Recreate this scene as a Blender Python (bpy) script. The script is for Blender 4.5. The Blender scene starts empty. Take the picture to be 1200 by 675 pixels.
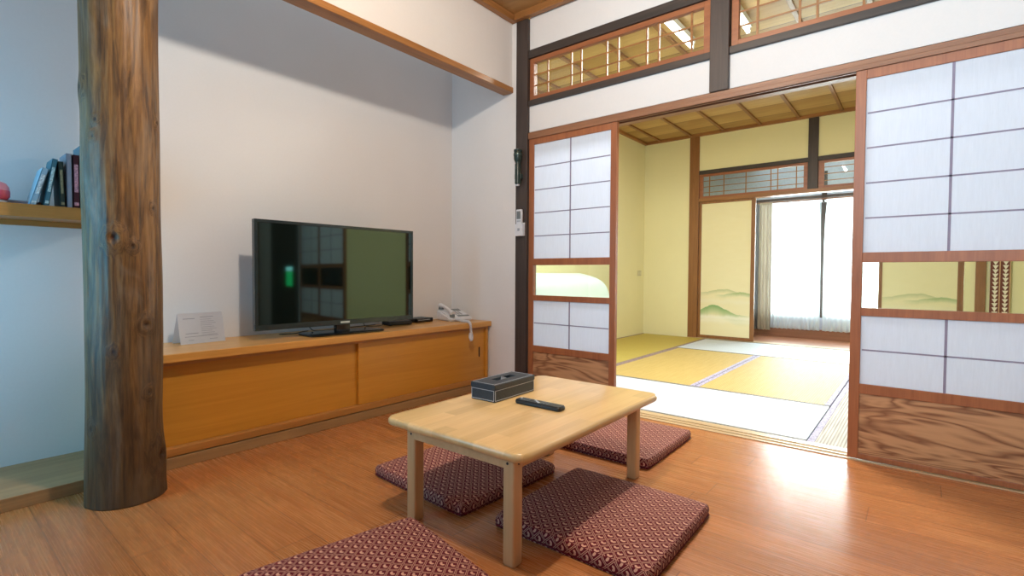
import bpy, bmesh, math, random
from mathutils import Vector, Matrix, noise
random.seed(7)
C = bpy.context.scene.collection
sc = bpy.context.scene
PI = math.pi
R = math.radians

# ------------------------------------------------------------------ node helpers
class NT:
    def __init__(s, name):
        s.m = bpy.data.materials.new(name); s.m.use_nodes = True
        s.t = s.m.node_tree; s.t.nodes.clear()
        s.out = s.t.nodes.new('ShaderNodeOutputMaterial')
        s._oc = None
    def n(s, kind, **kw):
        nd = s.t.nodes.new(kind)
        for k, v in kw.items(): setattr(nd, k, v)
        return nd
    def put(s, sock, v):
        if v is None: return
        if isinstance(v, bpy.types.NodeSocket): s.t.links.new(v, sock)
        elif isinstance(v, (tuple, list)):
            if len(sock.default_value) == 4 and len(v) == 3: v = (*v, 1)
            sock.default_value = v
        else: sock.default_value = v
    def math(s, op, a, b=None, c=None, clamp=False):
        nd = s.n('ShaderNodeMath', operation=op); nd.use_clamp = clamp
        s.put(nd.inputs[0], a); s.put(nd.inputs[1], b); s.put(nd.inputs[2], c)
        return nd.outputs[0]
    def obj(s, which='Object'):
        if s._oc is None: s._oc = s.n('ShaderNodeTexCoord')
        return s._oc.outputs[which]
    def mapping(s, v, scale=(1, 1, 1), loc=(0, 0, 0), rot=(0, 0, 0)):
        nd = s.n('ShaderNodeMapping'); s.put(nd.inputs[0], v)
        nd.inputs['Location'].default_value = loc; nd.inputs['Rotation'].default_value = rot
        nd.inputs['Scale'].default_value = scale
        return nd.outputs[0]
    def noise(s, v, scale, detail=3, rough=.5, dist=0, out='Fac'):
        nd = s.n('ShaderNodeTexNoise'); s.put(nd.inputs['Vector'], v)
        s.put(nd.inputs['Scale'], scale); nd.inputs['Detail'].default_value = detail
        nd.inputs['Roughness'].default_value = rough; nd.inputs['Distortion'].default_value = dist
        return nd.outputs[out]
    def ramp(s, f, stops, interp='LINEAR'):
        nd = s.n('ShaderNodeValToRGB'); s.put(nd.inputs[0], f); e = nd.color_ramp.elements
        nd.color_ramp.interpolation = interp
        while len(e) < len(stops): e.new(.5)
        for i, (p, c) in enumerate(stops):
            e[i].position = p; e[i].color = (*c, 1) if len(c) == 3 else c
        return nd.outputs[0]
    def mix(s, f, a, b, mode='MIX'):
        nd = s.n('ShaderNodeMix', data_type='RGBA', blend_type=mode)
        s.put(nd.inputs[0], f); s.put(nd.inputs[6], a); s.put(nd.inputs[7], b)
        return nd.outputs[2]
    def sep(s, v):
        nd = s.n('ShaderNodeSeparateXYZ'); s.put(nd.inputs[0], v); return nd.outputs
    def comb(s, x, y, z):
        nd = s.n('ShaderNodeCombineXYZ'); s.put(nd.inputs[0], x); s.put(nd.inputs[1], y); s.put(nd.inputs[2], z); return nd.outputs[0]
    def bump(s, h, strength=.3, dist=.002):
        nd = s.n('ShaderNodeBump'); nd.inputs['Strength'].default_value = strength
        nd.inputs['Distance'].default_value = dist; s.put(nd.inputs['Height'], h); return nd.outputs[0]
    def bsdf(s, color, rough=.5, spec=.5, normal=None, **kw):
        b = s.n('ShaderNodeBsdfPrincipled')
        s.put(b.inputs['Base Color'], color); s.put(b.inputs['Roughness'], rough)
        s.put(b.inputs['Specular IOR Level'], spec); s.put(b.inputs['Normal'], normal)
        for k, v in kw.items(): s.put(b.inputs[k.replace('_', ' ')], v)
        return b.outputs[0]
    def done(s, sh):
        s.t.links.new(sh, s.out.inputs[0]); return s.m

def plain(name, col, rough=.5, spec=.5, vary=.06, vscale=30, bump=0, **kw):
    n = NT(name)
    f = n.noise(n.obj(), vscale, 4)
    c = n.ramp(f, [(.3, tuple(x*(1-vary) for x in col)), (.7, tuple(min(1, x*(1+vary)) for x in col))])
    nm = n.bump(f, bump, .002) if bump else None
    return n.done(n.bsdf(c, rough, spec, nm, **kw))

def plaster(name, col, bump=.15):
    n = NT(name)
    a = n.noise(n.obj(), 2.2, 3); b = n.noise(n.obj(), 90, 5, .6)
    f = n.math('ADD', n.math('MULTIPLY', a, .6), n.math('MULTIPLY', b, .4))
    c = n.ramp(f, [(.3, tuple(x*.965 for x in col)), (.7, tuple(min(1, x*1.02) for x in col))])
    return n.done(n.bsdf(c, .9, .2, n.bump(b, bump, .001)))

def wood(name, dark, light, axis='X', scale=1.0, rough=.45, spec=.5, contrast=1.0, figure=0.0, coat=0.0, joints=0, seed=0.0):
    """grain runs along axis; figure>0 adds cathedral figure; joints = width of glued staves"""
    n = NT(name)
    st = {'X': (1, 16, 16), 'Y': (16, 1, 16), 'Z': (16, 16, 1)}[axis]
    base = n.mapping(n.obj(), tuple(k*scale for k in st), (seed, seed*1.7, seed*.6))
    a = n.noise(base, 1.6, 6, .6, 1.0)
    fine = n.noise(n.mapping(n.obj(), tuple((k*5 if k > 1 else 2)*scale for k in st), (seed*2, 0, 0)), 3.0, 4, .6)
    f = n.math('ADD', n.math('MULTIPLY', a, .7), n.math('MULTIPLY', fine, .3))
    if figure:
        st2 = {'X': (1.1, 8, 8), 'Y': (8, 1.1, 8), 'Z': (8, 8, 1.1)}[axis]
        big = n.noise(n.mapping(n.obj(), tuple(k*scale for k in st2), (seed*3, seed, seed)), 1.0, 3, .5, .5)
        rings = n.math('SINE', n.math('MULTIPLY', big, 95.0))
        rings = n.math('POWER', n.math('MULTIPLY_ADD', rings, .499, .5), .55)
        f = n.math('ADD', n.math('MULTIPLY', f, 1-figure), n.math('MULTIPLY', rings, figure))
    lo, hi = .5-.22/contrast, .5+.22/contrast
    c = n.ramp(f, [(max(0, lo), dark), (min(1, hi), light)])
    if joints:
        xyz = n.sep(n.obj()); o = {'X': 1, 'Y': 0, 'Z': 0}[axis]; al = {'X': 0, 'Y': 1, 'Z': 2}[axis]
        row = n.math('FLOOR', n.math('DIVIDE', xyz[o], joints))
        off = n.math('MULTIPLY', row, .37)
        col = n.math('FLOOR', n.math('ADD', n.math('DIVIDE', xyz[al], joints*7), off))
        wn = n.n('ShaderNodeTexWhiteNoise', noise_dimensions='2D'); n.put(wn.inputs['Vector'], n.comb(row, col, 0))
        v = n.math('MULTIPLY_ADD', wn.outputs[0], .26, .86)
        c = n.mix(1.0, c, n.comb(v, n.math('MULTIPLY_ADD', v, 1.05, -.05), n.math('MULTIPLY_ADD', v, 1.3, -.3)), 'MULTIPLY')
    return n.done(n.bsdf(c, rough, spec, n.bump(f, .12, .001), Coat_Weight=coat, Coat_Roughness=.2))

def emit(name, col, s):
    n = NT(name); e = n.n('ShaderNodeEmission'); n.put(e.inputs[0], col); e.inputs[1].default_value = s
    return n.done(e.outputs[0])

# ------------------------------------------------------------------ materials
M = {}
M['white'] = plaster('white_plaster', (.77, .755, .74))
M['yellow'] = plaster('yellow_plaster', (.87, .82, .50), .1)
M['bluegrey'] = plain('blue_grey_paint', (.40, .44, .55), .6)
M['orange'] = wood('cedar_frame', (.25, .078, .030), (.43, .155, .058), 'Z', 1, .4)
M['orange_h'] = wood('cedar_rail', (.24, .075, .03), (.40, .145, .055), 'Y', 1, .4, seed=2)
M['kamoi'] = wood('lintel_wood', (.20, .085, .04), (.36, .17, .085), 'Y', 1, .45)
M['dark'] = wood('smoked_post_wood', (.022, .016, .014), (.085, .06, .05), 'Z', .8, .5, contrast=.8)
M['dark_h'] = wood('smoked_rail_wood', (.025, .02, .018), (.07, .052, .042), 'Y', .8, .5)
M['brown'] = wood('brown_post_wood', (.19, .075, .02), (.34, .15, .05), 'Z', 1, .4)
M['brown_h'] = wood('brown_rail_wood', (.22, .09, .025), (.42, .19, .06), 'Y', 1, .4)
M['beam'] = wood('beam_wood', (.24, .10, .028), (.47, .22, .07), 'X', .8, .4, contrast=1.3)
M['panelwood'] = wood('figured_cedar_panel', (.22, .085, .034), (.56, .30, .14), 'Y', .9, .5, figure=.40, seed=5)
M['side_h'] = wood('sideboard_wood', (.50, .205, .017), (.70, .335, .042), 'X', .55, .38, contrast=.7, coat=.2)
M['side_top'] = wood('sideboard_top_wood', (.52, .23, .04), (.78, .42, .11), 'X', .7, .35, contrast=.9, coat=.25)
M['side_dk'] = wood('sideboard_rail_wood', (.38, .16, .035), (.56, .27, .075), 'X', .7, .4)
M['platform'] = wood('platform_wood', (.25, .14, .06), (.47, .29, .13), 'X', .6, .45)
M['shelf'] = wood('shelf_wood', (.36, .15, .035), (.56, .27, .07), 'X', .8, .4)
M['pine'] = wood('pine_tabletop', (.66, .40, .15), (.86, .61, .28), 'X', .6, .3, contrast=.8, coat=.35, joints=.062)
M['pine_leg'] = wood('pine_leg', (.55, .33, .14), (.76, .52, .27), 'Z', .8, .4, contrast=.8)
M['pine_apron'] = wood('pine_apron', (.56, .33, .14), (.76, .50, .25), 'X', .8, .4, contrast=.8)
M['corrfloor'] = wood('corridor_floor', (.36, .15, .09), (.50, .24, .15), 'Y', .6, .35, coat=.2)
M['skirt'] = wood('corridor_skirt', (.16, .06, .03), (.30, .13, .07), 'Y', .8, .5)
M['ceil'] = None
M['black'] = plain('black_plastic', (.012, .014, .016), .35)
M['bezel'] = plain('tv_bezel', (.02, .032, .034), .22, .6)
M['blackglass'] = plain('black_gloss', (.008, .009, .01), .08, .6)
M['boxtop'] = plain('grey_box_top', (.05, .06, .07), .4)
M['whitepl'] = plain('white_plastic', (.72, .74, .78), .4)
M['greypl'] = plain('grey_plastic', (.16, .19, .20), .4)
M['midgrey'] = plain('mid_grey_plastic', (.35, .38, .42), .45)
M['paperw'] = plain('white_card', (.85, .85, .88), .7, vary=.01)
M['print'] = plain('grey_print', (.42, .42, .48), .8)
M['leather'] = plain('black_leather', (.022, .03, .04), .45, .5, vary=.25, vscale=180, bump=.4)
M['leather2'] = plain('black_leather_inside', (.01, .01, .012), .8)
M['stitch'] = plain('white_stitching', (.55, .57, .6), .7)
M['tissue'] = plain('tissue_paper', (.9, .9, .92), .9, vary=.01)
M['screw'] = plain('dark_bolt', (.03, .03, .035), .35, Metallic=.6)
M['torch'] = plain('dark_green_torch', (.012, .03, .024), .35, .5)
M['torch2'] = plain('torch_trim', (.07, .10, .09), .3, Metallic=.5)
M['lens'] = plain('lens', (.6, .65, .7), .15)
M['pull'] = plain('dark_finger_pull', (.03, .015, .008), .6)
M['track'] = plain('dark_groove', (.02, .015, .02), .6)
M['cable'] = plain('black_cable', (.012, .012, .013), .5)
M['pink'] = plain('pink_plastic', (.75, .10, .16), .4)
M['pinkcap'] = plain('pale_pink_plastic', (.80, .30, .38), .4)
M['bedding'] = plain('white_bedding', (.68, .82, .79), .9, vary=.02, vscale=8)
M['pages'] = plain('book_pages', (.62, .60, .54), .9)
M['garden_glow'] = emit('glowing_garden_pane', (.03, .9, .28), 2.2)  # pane glows by itself in place of the daylit garden behind it
M['sky_pane'] = emit('sky_glow', (.35, .95, 1.0), 4.0)
M['tube'] = emit('fluorescent_tube', (1, .97, .88), 9)

def mat_ceiling(name, board_axis=1, board=.42, cols=((.30, .15, .05), (.56, .34, .13))):
    n = NT(name); xyz = n.sep(n.obj()); o = 1 - board_axis if board_axis in (0, 1) else 0
    row = n.math('DIVIDE', xyz[o], board)
    fr = n.math('FRACT', row)
    sc_ = (16, 1.2, 1) if board_axis == 1 else (1.2, 16, 1)
    g = n.noise(n.mapping(n.obj(), sc_), 1.5, 5, .6, .6)
    f = n.math('ADD', n.math('MULTIPLY', g, .55), n.math('MULTIPLY', fr, .45))
    c = n.ramp(f, [(.25, cols[0]), (.8, cols[1])])
    edge = n.math('LESS_THAN', fr, .02)
    c = n.mix(edge, c, (.08, .04, .015))
    return n.done(n.bsdf(c, .5, .4))
M['ceil'] = mat_ceiling('ceiling_boards', 1, .42)
M['ceil2'] = mat_ceiling('tatami_room_ceiling_boards', 1, .40, ((.36, .20, .06), (.60, .39, .15)))

def mat_floor():
    n = NT('laminate_floor'); xyz = n.sep(n.obj())
    W, L = .145, 1.15
    xr = n.math('DIVIDE', xyz[0], W); row = n.math('FLOOR', xr); fx = n.math('FRACT', xr)
    w1 = n.n('ShaderNodeTexWhiteNoise', noise_dimensions='1D'); n.put(w1.inputs['W'], row)
    yr = n.math('ADD', n.math('DIVIDE', xyz[1], L), n.math('MULTIPLY', w1.outputs[0], 3.0))
    col = n.math('FLOOR', yr); fy = n.math('FRACT', yr)
    w2 = n.n('ShaderNodeTexWhiteNoise', noise_dimensions='2D'); n.put(w2.inputs['Vector'], n.comb(row, col, 0))
    shift = n.comb(n.math('MULTIPLY', w2.outputs[0], 9.0), n.math('MULTIPLY', w2.outputs[0], 5.0), 0)
    va = n.n('ShaderNodeVectorMath', operation='ADD'); n.put(va.inputs[0], n.mapping(n.obj(), (26, 1.3, 1))); n.put(va.inputs[1], shift)
    g = n.noise(va.outputs[0], 1.5, 6, .62, .5)
    g2 = n.noise(n.mapping(n.obj(), (150, 3, 1)), 1.5, 3, .6)
    f = n.math('ADD', n.math('MULTIPLY', g, .65), n.math('MULTIPLY', g2, .35))
    c = n.ramp(f, [(.30, (.34, .115, .036)), (.52, (.45, .175, .056)), (.72, (.54, .235, .082))])
    v = n.math('MULTIPLY_ADD', w2.outputs[0], .22, .88)
    c = n.mix(1.0, c, n.comb(v, v, v), 'MULTIPLY')
    e = n.math('MAXIMUM', n.math('LESS_THAN', fx, .020), n.math('LESS_THAN', fy, .0032))
    c = n.mix(n.math('MULTIPLY', e, .62), c, (.12, .04, .015))
    rg = n.math('MULTIPLY_ADD', g2, .14, .20)
    return n.done(n.bsdf(c, rg, .55, n.bump(g2, .08, .0006)))
M['floor'] = mat_floor()

def mat_tatami(name, axis, lo, hi, rough=.55, spec=.5):
    """woven rush; ribs repeat along 'axis'"""
    n = NT(name); xyz = n.sep(n.obj()); o = {'X': 0, 'Y': 1}[axis]
    w = n.math('MULTIPLY_ADD', n.math('SINE', n.math('MULTIPLY', xyz[o], 2*PI/.015)), .5, .5)
    w2 = n.math('MULTIPLY_ADD', n.math('SINE', n.math('MULTIPLY', xyz[1-o], 2*PI/.005)), .5, .5)
    g = n.noise(n.mapping(n.obj(), (3, 40, 1) if axis == 'Y' else (40, 3, 1)), 1.2, 4)
    f = n.math('ADD', n.math('MULTIPLY', g, .6), n.math('MULTIPLY', w, .4))
    c = n.ramp(f, [(.25, lo), (.75, hi)])
    return n.done(n.bsdf(c, rough, spec, n.bump(n.math('ADD', w, w2), .25, .001)))
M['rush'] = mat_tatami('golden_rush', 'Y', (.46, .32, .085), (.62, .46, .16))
M['rush_green'] = mat_tatami('yellow_green_rush', 'X', (.44, .34, .06), (.58, .46, .10))
M['rush_sheen'] = mat_tatami('sheen_painted_rush', 'X', (.50, .57, .66), (.68, .76, .86), .5, .7)  # same rush, with the window sheen painted into its colour
M['rush_rib'] = mat_tatami('ribbed_rush', 'Y', (.25, .23, .20), (.68, .66, .60), .6, .5)
def mat_heri(name, a, b):
    n = NT(name)
    v = n.n('ShaderNodeTexVoronoi'); n.put(v.inputs['Vector'], n.obj()); v.inputs['Scale'].default_value = 60
    c = n.ramp(v.outputs['Distance'], [(.25, a), (.5, b)])
    return n.done(n.bsdf(c, .6, .3))
M['heri'] = mat_heri('patterned_border', (.20, .16, .22), (.45, .42, .50))
M['heri_brown'] = mat_heri('brown_border', (.16, .10, .09), (.32, .23, .22))
M['heri_dark'] = mat_heri('dark_border', (.05, .05, .05), (.20, .20, .19))

def mat_cushion():
    n = NT('maroon_brocade'); uv = n.sep(n.obj('UV')); s = .044
    u = n.math('DIVIDE', n.math('ADD', uv[0], uv[1]), s); v = n.math('DIVIDE', n.math('SUBTRACT', uv[0], uv[1]), s)
    fu = n.math('FRACT', u); fv = n.math('FRACT', v)
    du = n.math('ABSOLUTE', n.math('SUBTRACT', fu, .5)); dv = n.math('ABSOLUTE', n.math('SUBTRACT', fv, .5))
    m = n.math('MAXIMUM', du, dv)
    line = n.math('MULTIPLY', n.math('GREATER_THAN', m, .40), n.math('LESS_THAN', m, .46))
    # broken S motif: two lobes in every cell
    def lobe(cx, cy, rx, ry):
        a = n.math('DIVIDE', n.math('SUBTRACT', fu, cx), rx); b = n.math('DIVIDE', n.math('SUBTRACT', fv, cy), ry)
        return n.math('LESS_THAN', n.math('ADD', n.math('MULTIPLY', a, a), n.math('MULTIPLY', b, b)), 1.0)
    lob = n.math('MAXIMUM', lobe(.42, .60, .13, .20), lobe(.60, .42, .20, .12))
    lob = n.math('MULTIPLY', lob, n.math('SUBTRACT', 1.0, lobe(.64, .66, .12, .12)))
    th = n.math('MULTIPLY_ADD', n.math('SINE', n.math('MULTIPLY', n.math('ADD', uv[0], uv[1]), 2*PI/.0028)), .5, .5)
    nz = n.noise(n.obj('UV'), 260, 3)
    ground = n.mix(nz, (.06, .004, .008), (.17, .013, .024))
    thread = n.mix(th, (.80, .50, .36), (.50, .24, .17))
    f = n.math('MAXIMUM', n.math('MULTIPLY', line, .8), n.math('MULTIPLY', lob, .95))
    c = n.mix(f, ground, thread)
    h = n.math('ADD', f, n.math('MULTIPLY', nz, .4))
    return n.done(n.bsdf(c, .8, .15, n.bump(h, .5, .0015), Sheen_Weight=.03, Sheen_Roughness=.4))
M['cushion'] = mat_cushion()

def mat_paper(name, tint):
    n = NT(name)
    g = n.noise(n.mapping(n.obj(), (30, 60, 6)), 2.0, 5, .7)
    c = n.ramp(g, [(.3, tuple(x*.94 for x in tint)), (.7, tint)])
    d = n.n('ShaderNodeBsdfDiffuse'); n.put(d.inputs[0], c)
    t = n.n('ShaderNodeBsdfTranslucent'); n.put(t.inputs[0], c)
    mx = n.n('ShaderNodeMixShader'); mx.inputs[0].default_value = .42
    n.t.links.new(d.outputs[0], mx.inputs[1]); n.t.links.new(t.outputs[0], mx.inputs[2])
    return n.done(mx.outputs[0])
M['paper'] = mat_paper('shoji_paper', (.83, .88, .97))
M['muntin'] = plain('muntin_behind_paper', (.27, .24, .33), .8)

def mat_glass(name, tint=(.96, .99, .97), refl=.06, rough=0.0):
    n = NT(name)
    t = n.n('ShaderNodeBsdfTransparent'); n.put(t.inputs[0], tint)
    g = n.n('ShaderNodeBsdfGlossy'); g.inputs['Roughness'].default_value = rough
    fr = n.n('ShaderNodeFresnel'); fr.inputs[0].default_value = 1.45
    mx = n.n('ShaderNodeMixShader'); n.t.links.new(fr.outputs[0], mx.inputs[0])
    n.t.links.new(t.outputs[0], mx.inputs[1]); n.t.links.new(g.outputs[0], mx.inputs[2])
    return n.done(mx.outputs[0])
M['glass'] = mat_glass('clear_glass')

def mat_sheer(name, col, dens=.6, tl=.5):
    n = NT(name)
    d = n.n('ShaderNodeBsdfDiffuse'); n.put(d.inputs[0], col)
    t = n.n('ShaderNodeBsdfTranslucent'); n.put(t.inputs[0], col)
    m1 = n.n('ShaderNodeMixShader'); m1.inputs[0].default_value = tl
    n.t.links.new(d.outputs[0], m1.inputs[1]); n.t.links.new(t.outputs[0], m1.inputs[2])
    tr = n.n('ShaderNodeBsdfTransparent'); m2 = n.n('ShaderNodeMixShader'); m2.inputs[0].default_value = dens
    n.t.links.new(tr.outputs[0], m2.inputs[1]); n.t.links.new(m1.outputs[0], m2.inputs[2])
    return n.done(m2.outputs[0])
M['sheer'] = mat_sheer('sheer_curtain', (.86, .93, .97), .62, .6)
M['drape'] = mat_sheer('beige_drape', (.50, .45, .38), .998, .10)
M['drape_dk'] = mat_sheer('grey_drape_edge', (.20, .20, .21), .995, .1)

def mat_screen():
    n = NT('tv_screen')
    return n.done(n.bsdf((.003, .007, .006), .045, .8, None, IOR=1.6, Specular_Tint=(.75, 1.0, .86, 1)))
M['screen'] = mat_screen()

def mat_fusuma():
    """cream panel with faint painted green hills; object Y runs across, Z up"""
    n = NT('painted_fusuma_paper'); xyz = n.sep(n.obj()); y, z = xyz[1], xyz[2]
    nz = n.noise(n.comb(0, n.math('MULTIPLY', y, 9), 0), 1.0, 4, .55)
    nz2 = n.noise(n.comb(0, n.math('MULTIPLY', y, 5), n.math('MULTIPLY', z, 22)), 1.0, 4, .6)
    base = n.mix(nz2, (.84, .77, .46), (.88, .82, .54))
    def hill(c, base, yc, zc, wid, hgt, drop, col, amt):
        d = n.math('DIVIDE', n.math('SUBTRACT', y, yc), wid)
        ridge = n.math('MULTIPLY_ADD', n.math('POWER', 2.718, n.math('MULTIPLY', n.math('MULTIPLY', d, d), -1.0)), hgt, zc - hgt)
        ridge = n.math('ADD', ridge, n.math('MULTIPLY_ADD', nz, .05, -.025))
        below = n.math('SUBTRACT', ridge, z)
        m = n.math('MULTIPLY', n.math('DIVIDE', below, .006, clamp=True), n.math('SUBTRACT', 1.0, n.math('DIVIDE', below, drop, clamp=True), clamp=True))
        side = n.math('SUBTRACT', 1.0, n.math('MULTIPLY', n.math('MULTIPLY', d, d), .16), clamp=True)
        m = n.math('MULTIPLY', n.math('MULTIPLY', m, side), amt)
        return n.mix(m, c, col)
    c = hill(base, None, .03, .69, .17, .05, .06, (.30, .42, .16), .6)
    c = hill(c, None, -.20, .655, .14, .04, .06, (.22, .42, .14), .7)
    c = hill(c, None, .15, .47, .20, .13, .16, (.16, .38, .12), .95)
    for zc, a in ((.30, .75), (.52, .28), (.25, .45)):
        dz = n.math('DIVIDE', n.math('SUBTRACT', z, n.math('MULTIPLY_ADD', nz, .06, zc-.03)), .028)
        cl = n.math('POWER', 2.718, n.math('MULTIPLY', n.math('MULTIPLY', dz, dz), -1.0))
        c = n.mix(n.math('MULTIPLY', cl, a), c, (.92, .90, .74))
    return n.done(n.bsdf(c, .7, .3))
M['fusuma'] = mat_fusuma()

def mat_log():
    n = NT('polished_log')
    at = n.n('ShaderNodeAttribute'); at.attribute_name = 'knot'
    kn = at.outputs['Fac']
    base = n.mapping(n.obj(), (16, 16, 1.5))
    wa = n.n('ShaderNodeVectorMath', operation='ADD'); n.put(wa.inputs[0], base)
    n.put(wa.inputs[1], n.comb(n.math('MULTIPLY', kn, 2.2), n.math('MULTIPLY', kn, -1.5), n.math('MULTIPLY', kn, 1.0)))
    a = n.noise(wa.outputs[0], 1.5, 7, .62, 1.6)
    b = n.noise(n.mapping(n.obj(), (75, 75, 5)), 1.2, 5, .65, .6)
    big = n.noise(n.mapping(n.obj(), (7, 7, 1.7)), 1.0, 4, .6, .8)
    f = n.math('ADD', n.math('MULTIPLY', a, .62), n.math('MULTIPLY', b, .38))
    c = n.ramp(f, [(.30, (.020, .010, .005)), (.42, (.075, .036, .012)), (.54, (.185, .095, .030)), (.72, (.36, .20, .065))])
    pale = n.ramp(big, [(.50, (0, 0, 0)), (.68, (1, 1, 1))])
    c = n.mix(n.math('MULTIPLY', pale, .5), c, (.27, .22, .16))
    xyz = n.sep(n.obj())
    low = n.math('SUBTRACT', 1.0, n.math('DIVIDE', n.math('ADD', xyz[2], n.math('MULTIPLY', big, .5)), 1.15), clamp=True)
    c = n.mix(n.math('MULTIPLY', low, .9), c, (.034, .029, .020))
    c = n.mix(n.math('POWER', n.math('MULTIPLY', kn, 1.0, clamp=True), 1.4), c, (.03, .014, .008))
    h = n.math('ADD', f, n.math('MULTIPLY', kn, .6))
    return n.done(n.bsdf(c, .48, .4, n.bump(h, .6, .005), Coat_Weight=.08, Coat_Roughness=.3))
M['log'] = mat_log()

def mat_band():
    n = NT('woven_band'); xyz = n.sep(n.obj())
    fz = n.math('FRACT', n.math('DIVIDE', xyz[2], .043))
    fy = n.math('FRACT', n.math('DIVIDE', n.math('ADD', xyz[1], .075), .075))
    tri = n.math('LESS_THAN', n.math('ABSOLUTE', n.math('SUBTRACT', fy, .5)), n.math('MULTIPLY', fz, .30))
    stripe = n.math('LESS_THAN', n.math('ABSOLUTE', n.math('SUBTRACT', fy, .06)), .055)
    c = n.mix(tri, (.17, .05, .03), (.85, .80, .68)); c = n.mix(stripe, c, (.62, .40, .22))
    return n.done(n.bsdf(c, .8, .2))
M['band'] = mat_band()

# ------------------------------------------------------------------ mesh helpers
def obj(name, bm, mat, parent=None, smooth=False, uvbox=False):
    bmesh.ops.recalc_face_normals(bm, faces=bm.faces)
    if uvbox:
        uv = bm.loops.layers.uv.verify()
        for f in bm.faces:
            nx, ny, nz = (abs(k) for k in f.normal)
            for l in f.loops:
                x, y, z = l.vert.co
                l[uv].uv = (x, y) if nz >= max(nx, ny)*.8 else ((x, z) if ny > nx else (y, z))
    me = bpy.data.meshes.new(name); bm.to_mesh(me); bm.free()
    if smooth:
        me.polygons.foreach_set('use_smooth', [True]*len(me.polygons))
        if smooth != 'all':
            try: me.set_sharp_from_angle(angle=R(38))
            except Exception: pass
    me.materials.append(mat)
    o = bpy.data.objects.new(name, me); C.objects.link(o)
    if parent: o.parent = parent
    return o
def thing(name, label, cat, loc=(0, 0, 0), rz=0, group=None):
    o = bpy.data.objects.new(name, None); C.objects.link(o); o.empty_display_size = .05
    o.location = loc; o.rotation_euler = (0, 0, rz)
    o['label'] = label; o['category'] = cat
    if group: o['group'] = group
    return o
def tag(o, label, cat, group=None):
    o['label'] = label; o['category'] = cat
    if group: o['group'] = group
    return o
def struct(o, label=None):
    o['kind'] = 'structure'
    if label: o['label'] = label
    return o
def sthing(name, label=None, loc=(0, 0, 0)):
    o = bpy.data.objects.new(name, None); C.objects.link(o); o.empty_display_size = .05; o.location = loc
    return struct(o, label)
def box(bm, x0, x1, y0, y1, z0, z1, bev=0, seg=2):
    r = bmesh.ops.create_cube(bm, size=1, matrix=Matrix.Translation(((x0+x1)/2, (y0+y1)/2, (z0+z1)/2)) @ Matrix.Diagonal((abs(x1-x0), abs(y1-y0), abs(z1-z0), 1)))
    vs = r['verts']
    if bev:
        es = list({e for v in vs for e in v.link_edges})
        bmesh.ops.bevel(bm, geom=es, offset=bev, segments=seg, profile=.5, affect='EDGES')
    return vs
def boxes(L, bev=0):
    bm = bmesh.new()
    for b in L: box(bm, *b, bev=bev)
    return bm
def cyl(bm, p0, p1, r0, r1=None, seg=16, caps=True):
    p0, p1 = Vector(p0), Vector(p1); d = p1-p0
    q = Vector((0, 0, 1)).rotation_difference(d)
    r = bmesh.ops.create_cone(bm, cap_ends=caps, segments=seg, radius1=r0, radius2=r0 if r1 is None else r1, depth=d.length,
                              matrix=Matrix.Translation((p0+p1)/2) @ q.to_matrix().to_4x4())
    return r['verts']
def tube(bm, pts, r, seg=8):
    pts = [Vector(p) for p in pts]; rings = []
    up = Vector((.13, .31, .94))
    for i, p in enumerate(pts):
        d = (pts[min(i+1, len(pts)-1)] - pts[max(i-1, 0)]).normalized()
        a = d.cross(up).normalized(); b = d.cross(a)
        rr = r[i] if isinstance(r, (list, tuple)) else r
        rings.append([bm.verts.new(p + (a*math.cos(2*PI*k/seg) + b*math.sin(2*PI*k/seg))*rr) for k in range(seg)])
    for A, B in zip(rings, rings[1:]):
        for k in range(seg): bm.faces.new((A[k], A[(k+1) % seg], B[(k+1) % seg], B[k]))
    bm.faces.new(rings[0]); bm.faces.new(rings[-1][::-1])
def rrect(hx, hy, r, n=6):
    pts = []
    for cx, cy, a0 in ((hx-r, hy-r, 0), (-hx+r, hy-r, 90), (-hx+r, -hy+r, 180), (hx-r, -hy+r, 270)):
        for k in range(n+1):
            a = R(a0 + 90*k/n); pts.append((cx + r*math.cos(a), cy + r*math.sin(a)))
    return pts
def slab(bm, hx, hy, r, prof, cx=0, cy=0, n=6, cap=True):
    """stack of rounded rectangles; prof = [(inset, z)...]"""
    rings = []
    for ins, z in prof:
        rings.append([bm.verts.new((cx+x, cy+y, z)) for x, y in rrect(hx-ins, hy-ins, max(r-ins*.8, .0008), n)])
    for A, B in zip(rings, rings[1:]):
        for k in range(len(A)): bm.faces.new((A[k], A[(k+1) % len(A)], B[(k+1) % len(A)], B[k]))
    if cap: bm.faces.new(rings[0][::-1]); bm.faces.new(rings[-1])
    return rings
def lathe(bm, prof, seg=24, cx=0, cy=0, zo=0):
    rings = [[bm.verts.new((cx+r*math.cos(2*PI*k/seg), cy+r*math.sin(2*PI*k/seg), z+zo)) for k in range(seg)] for r, z in prof]
    for A, B in zip(rings, rings[1:]):
        for k in range(seg): bm.faces.new((A[k], A[(k+1) % seg], B[(k+1) % seg], B[k]))
    bm.faces.new(rings[0][::-1]); bm.faces.new(rings[-1])
def S(name, L, mat, label=None, bev=0):
    return struct(obj(name, boxes(L, bev), mat), label)

# ------------------------------------------------------------------ dimensions
X0 = 2.883              # face of the sliding door partition
YB = 3.0                # back wall of the television alcove
H1 = 2.70
XW, YS = -.62, -2.6     # west and south walls behind the camera
XT = 7.09; YL = 3.24; YR = -.95; H2 = 2.84; XC = 8.0

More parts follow.
